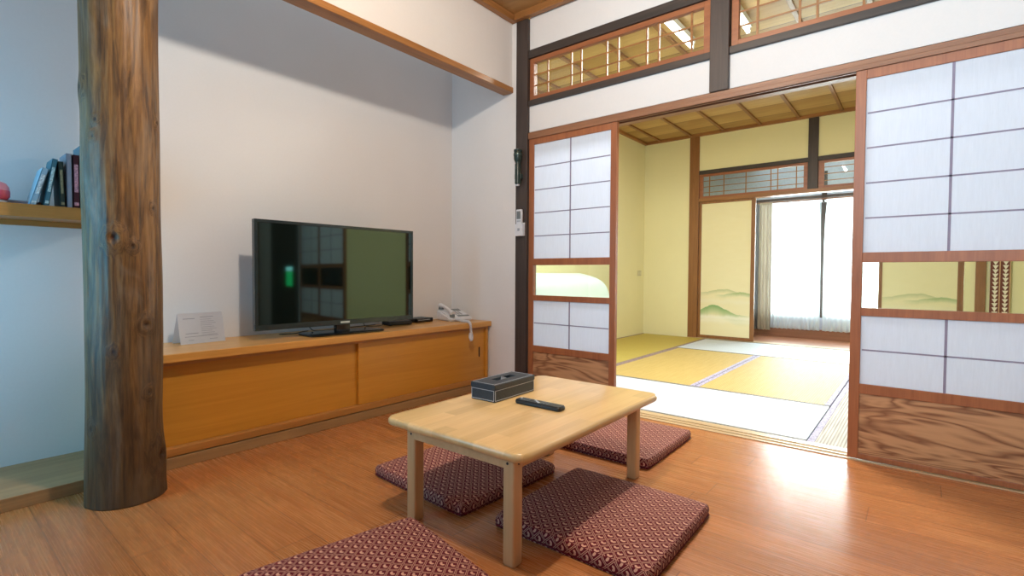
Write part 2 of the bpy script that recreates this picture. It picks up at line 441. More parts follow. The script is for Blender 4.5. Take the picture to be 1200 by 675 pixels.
# ------------------------------------------------------------------ main room shell
S('floor', [(XW, 2.87, YS, YB, -.06, 0)], M['floor'], 'orange brown laminate plank floor')
S('wall_back', [(XW, X0+.0, YB, YB+.1, -.06, 2.8)], M['white'])
S('wall_alcove_side', [(X0, 2.98, 2.318, 3.34, -.06, 2.8)], M['white'])
S('wall_header', [(XW, X0-.001, 2.364, 2.43, 2.247, 2.8)], M['white'], 'white wall band above the television alcove')
S('wall_west', [(XW-.1, XW, YS, YB+.1, -.06, .45), (XW-.1, XW, YS, YB+.1, 2.1, 2.8), (XW-.1, XW, YS, 1.95, .45, 2.1), (XW-.1, XW, 2.85, YB+.1, .45, 2.1)], M['bluegrey'])
S('wall_south', [(XW-.1, 3.0, YS-.1, YS, -.06, 2.8)], M['brown'])
S('ceiling', [(XW, X0+.02, YS, 2.43, 2.752, 2.8)], M['ceil'])
S('trim_1', [(XW, X0-.002, 2.318, 2.362, 2.705, 2.752)], M['beam'], 'brown ceiling cornice above the alcove header', .004)
S('trim_2', [(2.838, 2.882, YS, 2.316, 2.702, 2.752)], M['brown_h'], 'brown ceiling cornice above the sliding doors', .004)
S('trim_3', [(.47, 2.881, 2.352, 2.446, 2.207, 2.246)], M['beam'], 'golden brown beam along the alcove header', .003)
# partition: posts, rails, white infill
def post(name, y0, y1, mat, label, x0=2.868, x1=2.99, z0=0, z1=2.70):
    return S(name, [(x0, x1, y0, y1, z0, z1)], mat, label, .003)
post('trim_4', 2.213, 2.316, M['dark'], 'dark corner post beside the alcove', z1=2.701)
post('trim_5', .838, .939, M['dark'], 'dark brown post between the two transom windows', z0=1.892)
post('trim_6', -.53, -.43, M['dark'], 'dark post at the end of the second transom', z0=1.892)
S('wall_partition', [(2.897, 2.957, YS, 2.213, 1.9, 2.085), (2.897, 2.957, YS, 2.213, 2.47, 2.84), (2.897, 2.957, YS, -.53, 2.085, 2.47),
                     (2.9, 2.957, YS, -2.05, 0, 1.9)], M['white'])
km = sthing('trim_7', 'reddish brown grooved lintel over the sliding doors', (0, 0, 0))
obj('lintel', boxes([(2.880, 3.02, -2.05, 2.212, 1.868, 1.892), (2.880, 2.886, -2.05, 2.212, 1.846, 1.868), (2.922, 2.934, -2.05, 2.212, 1.852, 1.868),
                     (2.966, 3.02, -2.05, 2.212, 1.852, 1.868)], .001), M['kamoi'], km)
obj('groove', boxes([(2.887, 2.921, -2.05, 2.212, 1.8655, 1.8675), (2.935, 2.965, -2.05, 2.212, 1.8655, 1.8675)]), M['track'], km)
S('trim_8', [(2.878, 2.99, .939, 2.213, 2.083, 2.121), (2.878, 2.99, -.43, .838, 2.083, 2.121)], M['dark_h'], 'dark rail under the transom windows', .002)
S('trim_9', [(2.878, 2.99, .939, 2.213, 2.418, 2.476), (2.878, 2.99, -.43, .838, 2.418, 2.476)], M['dark_h'], 'dark rail over the transom windows', .002)
# sill
sl = sthing('trim_10', 'grooved wooden door sill between laminate and tatami')
M['sill'] = wood('sill_wood', (.44, .30, .16), (.66, .50, .30), 'Y', 1, .35)
obj('sill', boxes([(2.870, 2.884, -2.05, 2.212, -.05, .004), (2.919, 2.933, -2.05, 2.212, -.05, .004), (2.966, 3.025, -2.05, 2.212, -.05, .004), (2.870, 3.025, -2.05, 2.212, -.05, .0)], 0), M['sill'], sl)
# transoms
def transom(name, y0, y1, vs, hs, x=2.915, z0=2.122, z1=2.417, fr=.036, mat=None, hmat=None, label=None, bar=.0055):
    t = sthing(name, label)
    obj('frame', boxes([(x-.022, x+.012, y0, y0+fr, z0, z1), (x-.022, x+.012, y1-fr, y1, z0, z1),
                        (x-.022, x+.012, y0+fr, y1-fr, z0, z0+.03), (x-.022, x+.012, y0+fr, y1-fr, z1-.032, z1)], .0015), M['orange_h'], t)
    obj('lattice', boxes([(x-.008, x+.002, v-bar, v+bar, z0+.03, z1-.032) for v in vs] + [(x-.006, x, y0+fr, y1-fr, h-bar*.8, h+bar*.8) for h in hs]), M['brown_h'], t)
    obj('pane', boxes([(x+.004, x+.007, y0+fr, y1-fr, z0+.03, z1-.032)]), M['glass'], t)
    return t
transom('window_1', .945, 2.209, [2.063, 1.869, 1.792, 1.601, 1.52, 1.328, 1.252, 1.055], [2.228, 2.305], label='left transom window with paired lattice bars')
transom('window_2', -.425, .832, [.705, .507, .43, .24, .16, -.03, -.11, -.30], [2.228, 2.305], label='right transom window with paired lattice bars')

# shoji doors
def shoji(name, y0, y1, x=2.888, label=None):
    t = sthing(name, label, (x, y0, 0)); w = y1-y0; d = .03; st = .042
    obj('frame', boxes([(0, d, 0, st, .006, 1.866), (0, d, w-st, w, .006, 1.866), (.001, d-.001, st, w-st, 1.803, 1.866),
                        (.001, d-.001, st, w-st, .943, .990), (.001, d-.001, st, w-st, .690, .728), (.001, d-.001, st, w-st, .320, .366),
                        (.001, d-.001, st, w-st, .006, .030)], .0015), M['orange'], t)
    obj('lower_panel', boxes([(.008, .018, st, w-st, .03, .32)]), M['panelwood'], t)
    for z0, z1, hs in ((.990, 1.803, (1.152, 1.316, 1.480, 1.643)), (.366, .690, (.528,))):
        obj('paper', boxes([(.0085, .0095, st, w-st, z0, z1)]), M['paper'], t)
        b = .0048
        obj('muntin_grid', boxes([(.0066, .0084, w/2-b, w/2+b, z0, z1)] + [(.0066, .0084, st+.006, w-st-.006, h-b*.7, h+b*.7) for h in hs]), M['muntin'], t)
    obj('glass_pane', boxes([(.012, .016, st, w-st, .728, .943)]), M['glass'], t)
    return t
shoji('door_1', 1.512, 2.208, label='left paper sliding door with a glass band and cedar base board')
shoji('door_2', -.436, .262, label='right paper sliding door with a glass band and cedar base board')
shoji('door_3', -1.12, -.40, x=2.934, label='paper sliding door at the far end of the partition')
# dark timber door with small pane, reflected in the television
t = sthing('door_4', 'dark timber door with a small window', (2.89, -2.05, 0))
obj('leaf', boxes([(0, .03, 0, .93, .005, .70), (0, .03, 0, .93, .96, 1.866), (0, .03, 0, .55, .70, .96), (0, .03, .80, .93, .70, .96)]), M['dark'], t)
obj('green_pane', boxes([(.012, .016, .55, .80, .70, .90)]), M['garden_glow'], t)
obj('sky_pane', boxes([(.012, .016, .55, .80, .905, .96)]), M['sky_pane'], t)

# alcove platform
S('trim_11', [(XW, X0-.001, 2.571, YB, 0, .05)], M['platform'], 'low wooden platform under the sideboard', .002)

# unseen west window, guessed and added to bring in blue daylight
w = sthing('window_3', 'unseen window beside the alcove, added to let in blue daylight')
obj('window_frame', boxes([(XW-.09, XW+.01, 1.95, 2.85, .45, .49), (XW-.09, XW+.01, 1.95, 2.85, 2.06, 2.1), (XW-.09, XW+.01, 1.95, 1.99, .49, 2.06), (XW-.09, XW+.01, 2.81, 2.85, .49, 2.06)]), M['brown'], w)
obj('pane', boxes([(XW-.045, XW-.04, 1.99, 2.81, .49, 2.06)]), M['glass'], w)

# ------------------------------------------------------------------ tatami room shell
S('floor', [(3.025, XT+.02, YR, YL, -.12, -.05)], M['platform'], 'base floor under the tatami mats')
S('wall_left', [(2.98, XC, YL, YL+.1, -.06, 2.9)], M['yellow'], 'yellow plaster wall of the tatami room')
S('wall_right', [(3.0, XC, YR-.1, YR, -.06, 2.9)], M['yellow'])
S('ceiling', [(2.96, XT+.06, YR, YL, H2, 2.9)], M['ceil2'], 'boarded ceiling of the tatami room')
for i, y in enumerate((3.0, 2.553, 2.11, 1.66, 1.218, .771, .33, -.11, -.56)):
    S('trim_%d' % (20+i), [(2.99, XT, y-.017, y+.017, H2-.022, H2)], M['brown'], None, .002)
S('trim_30', [(XT-.035, XT, YR, YL, 2.80, 2.84)], M['brown_h'], 'ceiling cornice over the far wall', .002)
S('trim_31', [(2.99, XT, YL-.035, YL, 2.80, 2.84)], M['beam'], 'ceiling cornice over the left wall', .002)
S('wall_far', [(XT, XT+.06, 2.562, YL, -.06, 2.84), (XT, XT+.06, 1.112, 2.432, 2.325, 2.84), (XT, XT+.06, YR, 1.004, 2.325, 2.84), (XT, XT+.06, YR, -.51, -.06, 2.325), (XT, XT+.06, -.43, -.345, -.06, 1.89)], M['yellow'])
post('trim_32', 2.432, 2.562, M['brown'], 'brown post beside the painted sliding door', x0=XT-.02, x1=XT+.10, z0=-.01, z1=2.80)
post('trim_33', 1.004, 1.112, M['dark'], 'dark hanging post between the far transoms', x0=XT-.02, x1=XT+.09, z0=1.94, z1=2.80)
post('trim_34', -.51, -.43, M['brown'], 'brown post at the right of the far doors', x0=XT-.02, x1=XT+.10, z0=-.01, z1=2.80)
S('trim_35', [(XT-.012, XT+.06, 1.112, 2.432, 2.274, 2.325), (XT-.012, XT+.06, -.40, 1.004, 2.274, 2.325)], M['dark_h'], 'dark rail over the far transoms', .002)
S('trim_36', [(XT-.015, XT+.10, -.40, 2.432, 1.893, 1.940)], M['brown_h'], 'golden brown lintel of the far opening', .002)
S('trim_37', [(XT-.03, XT+.13, -.50, 2.562, -.05, .003)], M['sill'], 'sill of the far opening')
transom('window_4', 1.114, 2.430, [2.30, 2.11, 1.83, 1.53, 1.45, 1.24], [2.02, 2.10, 2.18], x=XT+.03, z0=1.941, z1=2.273, fr=.045, bar=.006, label='far transom window left of the dark post')
transom('window_5', -.398, 1.002, [.36, .06, -.2], [2.03, 2.11, 2.19], x=XT+.03, z0=1.941, z1=2.273, fr=.06, bar=.006, label='far transom window right of the dark post')

def fusuma(name, y0, y1, x, label):
    t = sthing(name, label, (x, (y0+y1)/2, 0)); w = (y1-y0)/2
    obj('frame', boxes([(0, .028, -w, -w+.05, .006, 1.892), (0, .028, w-.034, w, .006, 1.892), (.001, .027, -w+.034, w-.034, .006, .045), (.001, .027, -w+.034, w-.034, 1.862, 1.892)], .002), M['brown'], t)
    obj('painted_panel', boxes([(.008, .02, -w+.034, w-.034, .045, 1.862)]), M['fusuma'], t)
    return t
fusuma('door_5', 1.70, 2.428, XT+.005, 'cream sliding door painted with green hills, left of the curtained opening')
fusuma('door_6', -.343, .385, XT+.005, 'cream sliding door painted with green hills, right of the curtained opening')

# tatami mats
def mat(name, x0, x1, y0, y1, surf, along, heri, label, hb=None):
    cx, cy = (x0+x1)/2, (y0+y1)/2; g = .003; b = .034
    t = thing(name, label, 'mat', (cx, cy, -.05), 0, 'tatami mats on the floor of the far room')
    hx, hy = (x1-x0)/2-g, (y1-y0)/2-g
    if along == 'X':
        obj('woven_surface', boxes([(-hx, hx, -hy+b, hy-b, 0, .05)], .002), surf, t)
        for s in (-1, 1): obj('border', boxes([(-hx, hx, *sorted((s*hy, s*(hy-b))), 0, .051)], .002), heri if s < 0 or hb is None else hb, t)
    else:
        obj('woven_surface', boxes([(-hx+b, hx-b, -hy, hy, 0, .05)], .002), surf, t)
        for s in (-1, 1): obj('border', boxes([(*sorted((s*hx, s*(hx-b))), -hy, hy, 0, .051)], .002), heri, t)
    return t
M['heri_lavender'] = mat_heri('pale_patterned_border', (.22, .20, .34), (.46, .45, .62))  # light lavender pattern of the border cloth
mat('tatami_mat', 3.028, 3.975, .458, 2.29, M['rush_sheen'], 'Y', M['heri_dark'], 'tatami mat just behind the door sill, window sheen painted almost white')
mat('tatami_mat', 3.975, 5.935, 1.378, 2.29, M['rush'], 'X', M['heri_lavender'], 'golden tatami mat left of the middle ribbon border', hb=M['heri_brown'])
mat('tatami_mat', 3.975, 5.935, .458, 1.378, M['rush'], 'X', M['heri_lavender'], 'tatami mat right of the middle ribbon border, greyed by window light')
mat('tatami_mat', 5.935, 7.055, .458, 2.29, M['rush_sheen'], 'Y', M['heri_dark'], 'tatami mat with painted window sheen in front of the painted door and far sill')
mat('tatami_mat', 3.028, 5.03, 2.29, YL-.002, M['rush_green'], 'X', M['heri_brown'], 'yellow green tatami mat along the left wall, nearer one')
mat('tatami_mat', 5.03, 7.055, 2.29, YL-.002, M['rush_green'], 'X', M['heri_brown'], 'yellow green tatami mat in the far left corner')
mat('tatami_mat', 3.028, 4.92, YR+.003, .458, M['rush_rib'], 'X', M['heri_lavender'], 'ribbed tatami mat beside the right sliding door')
mat('tatami_mat', 4.92, 7.055, YR+.003, .458, M['rush_rib'], 'X', M['heri_lavender'], 'ribbed tatami mat at the far right, beyond the nearer ribbed one')

# corridor
S('floor', [(XT+.13, XC, YR, YL, -.06, 0)], M['corrfloor'], 'reddish corridor floor')
S('ceiling', [(XT+.06, XC, YR, YL, 2.6, 2.66)], M['white'], 'corridor ceiling')
S('wall_outer', [(XC, XC+.08, YR, YL, 1.98, 2.66), (XC, XC+.08, 2.0, YL, -.06, 1.98), (XC, XC+.08, YR, -.2, -.06, 1.98), (XC, XC+.08, -.2, 2.0, -.06, .30)], M['bluegrey'], 'blue grey outer wall of the corridor')
S('baseboard_outer', [(XC-.03, XC, YR, YL, 0, .135)], M['skirt'], None, .002)
S('trim_38', [(XC-.02, XC, 1.02, 1.08, 1.87, 2.3)], M['dark'], 'dark post above the curtain rod')
w = sthing('window_6', 'bright window behind the sheer curtains')
obj('window_frame', boxes([(XC, XC+.05, -.2, 2.0, .30, .34), (XC, XC+.05, -.2, 2.0, 1.94, 1.98), (XC, XC+.05, -.2, -.16, .34, 1.94), (XC, XC+.05, 1.96, 2.0, .34, 1.94), (XC, XC+.05, 1.015, 1.085, .34, 1.94)]
    + [(XC+.01, XC+.03, a, b, z-.008, z+.008) for z in (.86, 1.42) for a, b in ((-.16, 1.015), (1.085, 1.96))] + [(XC+.01, XC+.03, y-.008, y+.008, .34, 1.94) for y in (.45, 1.5)]), M['dark'], w)
obj('pane', boxes([(XC+.032, XC+.036, -.16, 1.96, .34, 1.94)]), M['glass'], w)
def curtain(name, y0, y1, z0, z1, x, mat, label, cat='curtain', folds=12, amp=.018, group=None, lean=0, parts=True):
    t = thing(name, label, cat, (x, (y0+y1)/2, z0), 0, group); bm = bmesh.new(); W = y1-y0; nu, nv = folds*8, 14
    g = []
    for i in range(nu+1):
        row = []
        for j in range(nv+1):
            v = j/nv; u = i/nu
            yy = -W/2 + W*u; ph = 2*PI*folds*u + .5*math.sin(5*u)
            a = amp*(.55+.45*(1-v))*(1+.3*math.sin(7*u+1))
            if lean: yy += lean*(v**6)*(u if lean < 0 else (1-u))
            row.append(bm.verts.new((a*math.sin(ph), yy + .004*math.sin(ph*2+v), (z1-z0)*v - (.006*math.sin(ph) if j == 0 else 0))))
        g.append(row)
    for i in range(nu):
        for j in range(nv): bm.faces.new((g[i][j], g[i+1][j], g[i+1][j+1], g[i][j+1]))
    obj('fabric', bm, mat, t, smooth='all')
    if parts:
        bm = bmesh.new(); box(bm, -.006, .006, -W/2, W/2, z1-z0-.002, z1-z0+.028, .001)
        obj('heading_tape', bm, mat, t)
    return t
curtain('sheer_curtain', 1.066, 1.675, .128, 1.875, XC-.075, M['sheer'], 'sheer white curtain next to the beige drape', folds=11, lean=.03, group=None)
curtain('sheer_curtain', .33, 1.038, .128, 1.875, XC-.075, M['sheer'], 'sheer white curtain right of the dark centre gap', folds=12, lean=-.03, group=None)
curtain('beige_drape', 1.665, 1.83, .10, 1.885, XC-.13, M['drape'], 'gathered beige drape at the left end of the rod', folds=4, amp=.03)
curtain('grey_drape', 1.835, 1.90, .10, 1.885, XC-.10, M['drape_dk'], 'narrow dark grey drape at the far left of the rod', folds=2, amp=.015)
t = thing('curtain_rod', 'thin brown curtain rod across the bright window', 'curtain rod', (XC-.07, .9, 1.92))
bm = bmesh.new(); cyl(bm, (0, -1.0, 0), (0, .99, 0), .010); obj('rod', bm, M['skirt'], t, True)
for s in (.45, -.35, .95):
    bm = bmesh.new(); box(bm, -.008, .069, s-.006, s+.006, -.012, .012); obj('bracket', bm, M['skirt'], t)
bm = bmesh.new(); lathe(bm, [(.004, 0), (.016, .006), (.018, .016), (.010, .028)], 12)
bmesh.ops.rotate(bm, verts=bm.verts, matrix=Matrix.Rotation(-PI/2, 3, 'X')); bmesh.ops.translate(bm, verts=bm.verts, vec=(0, .985, 0))
obj('finial', bm, M['skirt'], t, True)

# ceiling light tubes of the tatami room
for y, lb in ((1.5, 'fluorescent ceiling tube seen through the left transom'), (1.07, 'fluorescent ceiling tube seen through the right transom')):
    t = thing('ceiling_tube_light', lb, 'ceiling light', (3.86, y, 2.818), 0, None)
    obj('housing', boxes([(-.30, .30, -.025, .025, -.045, .0)], .004), M['whitepl'], t)
    bm = bmesh.new(); cyl(bm, (-.28, 0, -.075), (.28, 0, -.075), .014); obj('tube', bm, M['tube'], t, True)
    for s in (-1, 1): obj('socket', boxes([(s*.29-.008, s*.29+.008, -.015, .015, -.09, -.045)], .002), M['whitepl'], t)

# wall switches on the left wall of the tatami room
t = thing('wall_switch', 'small cream switch plate on the yellow corner wall', 'switch', (6.93, YL, .90))
obj('plate', boxes([(-.06, .06, -.008, 0, -.04, .04)], .003), plain('cream_plate', (.60, .56, .34), .5), t)
for s in (-.025, .025): obj('rocker', boxes([(s-.015, s+.015, -.012, -.008, -.02, .02)], .001), plain('cream_rocker', (.68, .64, .42), .5), t)

# bedding stack behind the left door
t = thing('bedding_stack', 'rounded white covered bedding heap behind the left paper door', 'bedding', (4.30, 2.925, .0025))
bm = bmesh.new(); nu, nv = 72, 36; g = []
for j in range(nv+1):
    v = j/nv; row = []
    z = .888*v
    for i in range(nu):
        a = 2*PI*i/nu; ca, sa = math.cos(a), math.sin(a); e = .42
        tt = max(0, (v-.50)/.50); prof = (1-tt**3.0)**(1/3.0); tl = max(0, (v-.8)/.2); profy = (1-tl**3)**(1/3.)
        pr_ = prof*(1-.12*v+.03*math.exp(-((v-.16)/.13)**2))
        if v > .999: pr_ = .45; profy = .3
        x = math.copysign(abs(ca)**e, ca)*.87*(pr_ if ca > 0 else max(.6, 1-.05*v-.3*tl**3)); y = math.copysign(abs(sa)**e, sa)*.305*profy*(1-.05*v)
        k = .006*math.sin(9*a+4*v)*(1-v)
        row.append(bm.verts.new((x*(1+k), y*(1+k), z)))
    g.append(row)
for j in range(nv):
    for i in range(nu): bm.faces.new((g[j][i], g[j][(i+1) % nu], g[j+1][(i+1) % nu], g[j+1][i]))
bm.faces.new(g[0][::-1]); bm.faces.new(g[-1])
obj('cover', bm, M['bedding'], t, 'all')
bm = bmesh.new(); slab(bm, .82, .30, .08, [(.01, .004), (0, .012), (0, .024), (.01, .034)]); obj('hem', bm, M['bedding'], t, True)

# woven hanging band
t = thing('woven_hanging', 'long reddish hanging band with cream triangle weave beside the far post', 'wall hanging', (XT-.03, -.615, .35))
obj('band', boxes([(0, .012, -.075, .075, 0, 1.3)], .001), M['band'], t)
bm = bmesh.new(); cyl(bm, (.006, -.09, 1.31), (.006, .09, 1.31), .010, seg=10); obj('hanging_rod', bm, M['brown'], t, True)

# ------------------------------------------------------------------ log pillar
def make_log():
    root = thing('log_pillar', 'natural tree trunk pillar with dark knots standing beside the sideboard', 'pillar', (.553, 2.400, 0))
    bm = bmesh.new(); nu, nv = 160, 420; g = []; lay = bm.verts.layers.float.new('knot')
    # knots: (angle around trunk, height, radius, bulge)
    view = math.atan2(-2.4, -.553)
    def ka(px, cx=137.5, hw=46): return view + math.asin(max(-.97, min(.97, (px-cx)/hw)))
    knots = [(ka(127), 1.005, .030, .011), (ka(148), .975, .016, .006), (ka(162), .680, .024, .008), (ka(124), .585, .016, .004),
             (ka(173), 1.125, .014, .005), (ka(106), 1.37, .014, .004), (ka(110), 1.43, .012, .004), (ka(178), 1.46, .015, .006), (ka(92), 1.55, .03, .008),
             (ka(178), .16, .045, .012), (ka(165), .42, .018, .005), (ka(100), .30, .02, .004)]
    for j in range(nv+1):
        z = 2.75*j/nv; row = []
        for i in range(nu):
            a = 2*PI*i/nu; p = Vector((math.cos(a), math.sin(a), z))
            r = .1215 + .006*noise.noise(Vector((p.x*1.1, p.y*1.1, z*1.9))) + .0035*noise.noise(Vector((p.x*3, p.y*3, z*2.2+7)))
            r += .0022*noise.noise(Vector((p.x*9, p.y*9, z*2.5+3))) + .008*max(0, .35-z)**1.5/.2
            kv = 0
            for k_a, k_z, k_r, k_b in knots:
                da = (a-k_a+PI) % (2*PI) - PI; d = math.hypot(da*.12, (z-k_z)*.8)
                if d < k_r*3.2:
                    q = d/k_r; r += k_b*math.exp(-q*q*.7) - k_b*1.5*math.exp(-q*q*6)
                    q += .5*noise.noise(Vector((a*9, z*9, k_z))); kv = max(kv, math.exp(-q*q*3.2), .42*math.exp(-((q-1.25)/.25)**2))
            v = bm.verts.new((p.x*r, p.y*r, z)); v[lay] = kv; row.append(v)
        g.append(row)
    for j in range(nv):
        for i in range(nu): bm.faces.new((g[j][i], g[j][(i+1) % nu], g[j+1][(i+1) % nu], g[j+1][i]))
    bm.faces.new(g[0][::-1]); bm.faces.new(g[-1])
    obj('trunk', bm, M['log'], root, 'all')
make_log()

# ------------------------------------------------------------------ shelf, books
t = thing('wall_shelf', 'brown wooden wall shelf left of the log pillar', 'shelf', (-.1, 2.78, 1.098))
obj('board', boxes([(-1.1, .72, 0, .219, 0, .052)], .002), M['shelf'], t)
obj('support_strip', boxes([(-1.1, .72, .19, .219, -.022, 0)], .001), M['shelf'], t)
ZS = 1.150
def book(x, w, h, d, lean, col, label, spine=None, bandc=None, y=2.80):
    t = thing('book', label, 'book', (x, y, ZS), 0, 'books on the wall shelf'); t.rotation_euler = (0, R(lean), 0)
    cov = plain('book_cover', col, .5); o = 0
    obj('cover', boxes([(-w/2, w/2, 0, .004, 0, h), (-w/2, -w/2+.0025, 0, d, 0, h), (w/2-.0025, w/2, 0, d, 0, h)], .0006), cov, t)
    obj('pages', boxes([(-w/2+.0026, w/2-.0026, .004, d-.004, .003, h-.003)]), M['pages'], t)
    if bandc:
        pr_ = plain('spine_print', bandc, .6, vary=.5, vscale=160)
        obj('spine_title', boxes([(-w/2+.004, w/2-.004, -.0008, 0, h*.3, h*.82)]), pr_, t)
        obj('spine_mark', boxes([(-w/2+.003, w/2-.003, -.0008, 0, h*.05, h*.11)]), pr_, t)
    return t
book(.350, .020, .160, .13, 15, (.32, .48, .58), 'pale blue book leaning over at the left of the row', bandc=(.6, .7, .75))
book(.390, .017, .200, .13, 9, (.05, .17, .22), 'dark teal book leaning against the dark green book', bandc=(.45, .6, .6))
book(.4425, .016, .190, .13, -1.5, (.015, .035, .03), 'dark green book tilted slightly left', bandc=(.25, .22, .12))
book(.4645, .018, .228, .14, 0, (.25, .28, .34), 'plain grey upright book beside the maroon one')
book(.487, .021, .226, .14, 0, (.05, .008, .018), 'maroon black upright book nearest the log pillar', bandc=(.5, .25, .3))
book(.516, .028, .27, .14, 0, (.10, .20, .25), 'tall blue grey book mostly hidden behind the log pillar')
t = thing('pink_container', 'small round pink container with white base on the shelf', 'container', (.255, 2.86, ZS))
bm = bmesh.new(); lathe(bm, [(.020, 0), (.028, .004), (.028, .012), (.02, .016)]); obj('base', bm, M['whitepl'], t, True)
bm = bmesh.new(); lathe(bm, [(.028, .016), (.036, .028), (.037, .045), (.036, .052)]); obj('body', bm, M['pink'], t, True)
bm = bmesh.new(); lathe(bm, [(.036, .052), (.034, .066), (.026, .080), (.010, .088)]); obj('lid', bm, M['pinkcap'], t, True)
bm = bmesh.new(); box(bm, -.075, .075, -.055, .055, 0, .010, .002); box(bm, -.073, .073, -.053, .053, .011, .020, .002)
o = obj('folded_paper', bm, plain('pinkish_paper', (.34, .33, .38), .8)); o.location = (.315, 2.92, ZS); o.rotation_euler = (0, 0, .12)
tag(o, 'thin dull pink booklet lying flat beside the pink container', 'booklet')

# ------------------------------------------------------------------ sideboard
t = thing('sideboard', 'long low honey wood sideboard with sliding doors under the television', 'sideboard', (0, 0, .05))
SB = .05
bm = bmesh.new(); box(bm, .60, 2.879, 2.555, 2.998, .478-SB, .517-SB, .004); obj('top', bm, M['side_top'], t)
obj('side_panel', boxes([(2.842, 2.866, 2.578, 2.995, 0, .478-SB)], .002), M['side_h'], t)
obj('side_panel', boxes([(.615, .639, 2.578, 2.995, 0, .478-SB)], .002), M['side_h'], t)
obj('bottom_rail', boxes([(.639, 2.842, 2.575, 2.99, .004, .040)], .003), M['side_dk'], t)
obj('top_rail', boxes([(.639, 2.842, 2.580, 2.99, .462-SB, .478-SB)], .001), M['side_dk'], t)
obj('back_panel', boxes([(.639, 2.842, 2.975, 2.985, .04, .46-SB)]), M['side_dk'], t)
d = obj('door', boxes([(.640, 1.752, 2.612, 2.628, .040, .462-SB)], .002), M['side_h'], t)
d2 = obj('door', boxes([(1.728, 2.841, 2.592, 2.608, .040, .462-SB)], .002), M['side_h'], t)
obj('finger_pull', boxes([(2.775, 2.787, 2.590, 2.5921, .20, .275)], .0008), M['pull'], d2)
obj('finger_pull', boxes([(.70, .712, 2.610, 2.6121, .20, .275)], .0008), M['pull'], d)

# ------------------------------------------------------------------ television
ZT = .517
t = thing('television', 'large black flat screen television on the sideboard', 'television', (1.700, 2.712, ZT), R(-3.2))
hw, z0, z1 = .510, .051, .648
bm = bmesh.new(); b = .017
for q in [(-hw, hw, -.012, .022, z0, z0+.030), (-hw, hw, -.012, .022, z1-b, z1), (-hw, -hw+b, -.012, .022, z0+.03, z1-b), (hw-b, hw, -.012, .022, z0+.03, z1-b)]: box(bm, *q, bev=.0015)
obj('bezel', bm, M['bezel'], t)
obj('screen', boxes([(-hw+b-.001, hw-b+.001, -.0085, -.004, z0+.029, z1-b+.001)]), M['screen'], t)
bm = bmesh.new(); box(bm, -hw+.02, hw-.02, .015, .035, z0+.01, z1-.01, .006); box(bm, -.30, .30, .035, .065, z0+.04, z0+.36, .012); obj('back_cover', bm, M['black'], t)
obj('brand_plate', boxes([(-.022, .038, -.0135, -.012, z0+.010, z0+.021)], .0005), plain('pale_plate', (.62, .68, .64), .4), t)
bm = bmesh.new(); slab(bm, .245, .105, .05, [(.004, 0), (0, .004), (0, .008), (.004, .011)]); obj('stand_base', bm, M['blackglass'], t, True)
bm = bmesh.new(); box(bm, -.045, .045, -.005, .03, .010, .07, .004); obj('stand_neck', bm, M['blackglass'], t)
def cable(pts, label, r=.0028):
    sm = []
    P = [Vector(p) for p in pts]
    for i in range(len(P)-1):
        a, b_, c, d_ = P[max(i-1, 0)], P[i], P[i+1], P[min(i+2, len(P)-1)]
        for k in range(8):
            u = k/8; sm.append(.5*((2*b_)+(c-a)*u+(2*a-5*b_+4*c-d_)*u*u+(-a+3*b_-3*c+d_)*u**3))
    sm.append(P[-1]); bm = bmesh.new(); tube(bm, sm, r, 6)
    tag(obj('cable', bm, M['cable'], None, True), label, 'cable')
zc = ZT+.0032
cable([(1.56, 2.86, ZT+.06), (1.58, 2.88, ZT+.03), (1.63, 2.90, zc), (1.75, 2.89, zc), (1.90, 2.93, zc), (2.10, 2.95, zc)], 'black cable curling behind the television base')
cable([(1.93, 2.84, ZT+.055), (1.95, 2.86, ZT+.02), (2.00, 2.88, zc), (2.08, 2.87, zc), (2.135, 2.89, ZT+.012)], 'black cable running from the television to the small box')
cable([(1.40, 2.90, zc), (1.48, 2.87, zc), (1.54, 2.91, zc), (1.60, 2.94, zc)], 'short black cable behind the left of the television base')

t = thing('set_top_box', 'small black box with grey top right of the television base', 'set-top box', (2.225, 2.868, ZT), R(-8))
obj('case', boxes([(-.09, .09, -.055, .055, .003, .027)], .004), M['black'], t)
obj('top_plate', boxes([(-.085, .085, -.05, .05, .027, .029)], .001), M['boxtop'], t)
for sx in (-.07, .07): obj('foot', boxes([(sx-.008, sx+.008, -.045, .045, 0, .003)]), M['black'], t)
t = thing('router', 'flat black box with grey line between set-top box and telephone', 'router', (2.462, 2.905, ZT), R(6))
obj('case', boxes([(-.085, .085, -.06, .06, 0, .032)], .006), M['blackglass'], t)
obj('trim_line', boxes([(-.075, .05, -.0608, -.059, .018, .022)]), M['midgrey'], t)
obj('top_grille', boxes([(-.07, .07, -.04+.02*k, -.034+.02*k, .032, .0335) for k in range(5)]), M['greypl'], t)

